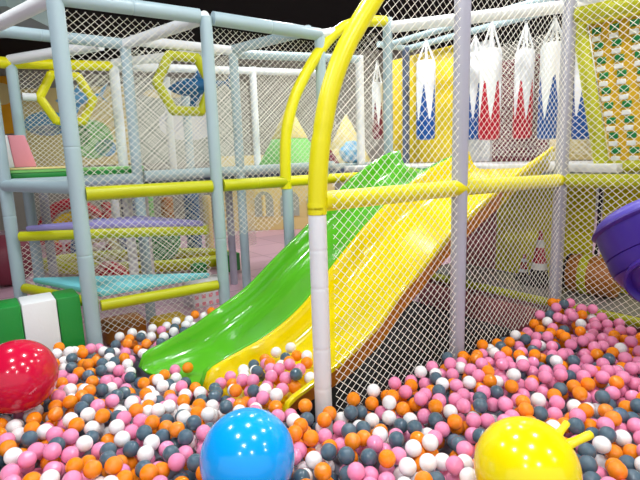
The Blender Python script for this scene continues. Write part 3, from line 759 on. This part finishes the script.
t_ = MB().lathe([(0, -.08), (.28, -.08), (.33, -.03), (.33, .03), (.28, .08), (0, .08)], p + Vector((0, 0, .0)), world(0, 1, 0), 28).build('green_disc', M['plant'], loc=p - Vector((0,0,.33)))
tag(t_, 'mint green round soft disc standing below the violet step', 'soft disc')
for X, Y, R, lab, mm in ((-2.66, 5.85, .26, 'dark red foam dome behind the turquoise step', 'maroon'),):
    p = hall(X, Y); MBo = MB().sphere(p, R, 24, 14, (1, 1, 1.2)); MBo.v = [(x, y, max(.0, z)) for x, y, z in MBo.v]
    tag(MBo.build('foam_dome', M['red'], loc=p), lab, 'foam dome')
p = hall(-4.05, 6.05, .33)
tag(MB().sphere(p, .33, 28, 18).build('large_ball', M['maroon'], loc=p), 'dark red ball at the far left beyond the barrier', 'ball')
t = thing('soft_ring', 'low yellow soft ring lying on the pink mats behind the tower', 'soft ring', hall(-2.9, 7.3))
MB().tube([hall(-2.7 + 1.35*math.cos(q), 6.9 + .5*math.sin(q), .1) for q in [2*PI*k/40 for k in range(40)]], .085, 12, closed=True).build('ring', M['ylime'], t)
for (X, Y, s, lab) in ((-1.28, 6.5, .16, 'dark green hexagonal soft block just right of the tower'), (-1.62, 6.2, .11, 'small green hexagonal soft block behind the turquoise step')):
    p = hall(X, Y); b = MB().lathe([(0, 0), (s, 0), (s, s*1.5), (0, s*1.5)], p, seg=6)
    tag(b.build('hexagon_block', M['green'], smooth=0, loc=p, bevel=.01), lab, 'soft block')
for (X, Y, lab) in ((-4.62, 7.9, 'small red soft cube, left one of the pair under the violet step'), (-4.28, 7.9, 'small red soft cube, right one of the pair under the violet step')):
    p = hall(X, Y); tag(MB().prism([p, hall(X+.2, Y), hall(X+.2, Y+.2), hall(X, Y+.2)], (0,0,.22)).build('soft_cube', M['red'], bevel=.02, loc=p), lab, 'soft cube', 'red soft cubes')
t = thing('toy_box', 'pink and white box on the floor beneath the turquoise step', 'box', (.60, 2.95, 0))
MB().box((.46, 2.84, .001), (.86, 3.14, .26)).build('box_body', M['white'], t, bevel=.01)
for k in range(5):
    for j in range(3):
        MB().box((.475+k*.078, 2.832, .02+j*.082), (.515+k*.078, 2.839, .06+j*.082)).build('pink_patch', M['pinkb'], t)
for x, y, w, h, mm, lab in ((-.33, 2.45, .34, .20, 'brown', 'olive brown cushion in the shadow under the turquoise step, left one'), (.02, 2.30, .30, .17, 'ochre', 'dull yellow cushion under the turquoise step next to the toy box')):
    b = MB().box((x-w/2, y-.13, .001), (x+w/2, y+.13, h)); tag(b.build('floor_cushion', M[mm], bevel=.05, bseg=3, loc=(x, y, 0)), lab, 'cushion')
# murals on the back wall
def mural(name, lab, m, X0, X1, z0, z1, shapes):
    t = thing(name, lab, 'mural', hall((X0+X1)/2, 11.58, z0))
    fx(X0, X1, 11.55, z0, z1, .04).build('panel', m, t, smooth=0)
    for mm, cx, cz, sx, sz in shapes:
        MB().prism([hall(cx + sx*math.cos(q), 11.535, cz + sz*math.sin(q)) for q in [2*PI*k/20 for k in range(20)]], world(0, .012, 0)).build('painted_shape', M[mm], t, smooth=0)
mural('wall_mural', 'sunny orange mural high on the far wall at the left', M['orangem'], -8.6, -6.9, 2.3, 3.6, [('brown', -7.9, 2.9, .35, .08), ('cream', -7.3, 3.2, .3, .25)])
mural('wall_mural', 'pale cloud mural with light blue and green shapes behind the slim hexagon', M['cream'], -6.85, -4.4, 1.5, 3.3, [('sky', -6.3, 2.5, .55, .28), ('white', -6.35, 2.35, .4, .12), ('lgreen', -5.3, 2.1, .5, .45), ('sky', -5.0, 1.9, .25, .2), ('plant', -5.55, 2.2, .22, .25)])
mural('wall_mural', 'pale yellow banner mural on the far wall behind the thick hexagon', M['window'], -4.3, -1.9, 1.5, 3.3, [('cream', -3.4, 3.1, .6, .12), ('white', -3.0, 2.4, .7, .4)])

# ------------------------------------------------------------------ colour management
vs = S.view_settings
S.display_settings.display_device = 'sRGB'
vs.view_transform = 'Standard'; vs.look = 'None'; vs.exposure = 0.0; vs.gamma = 1.0; vs.use_curve_mapping = False
S.cycles.use_denoising = True
S.cycles.max_bounces = 6
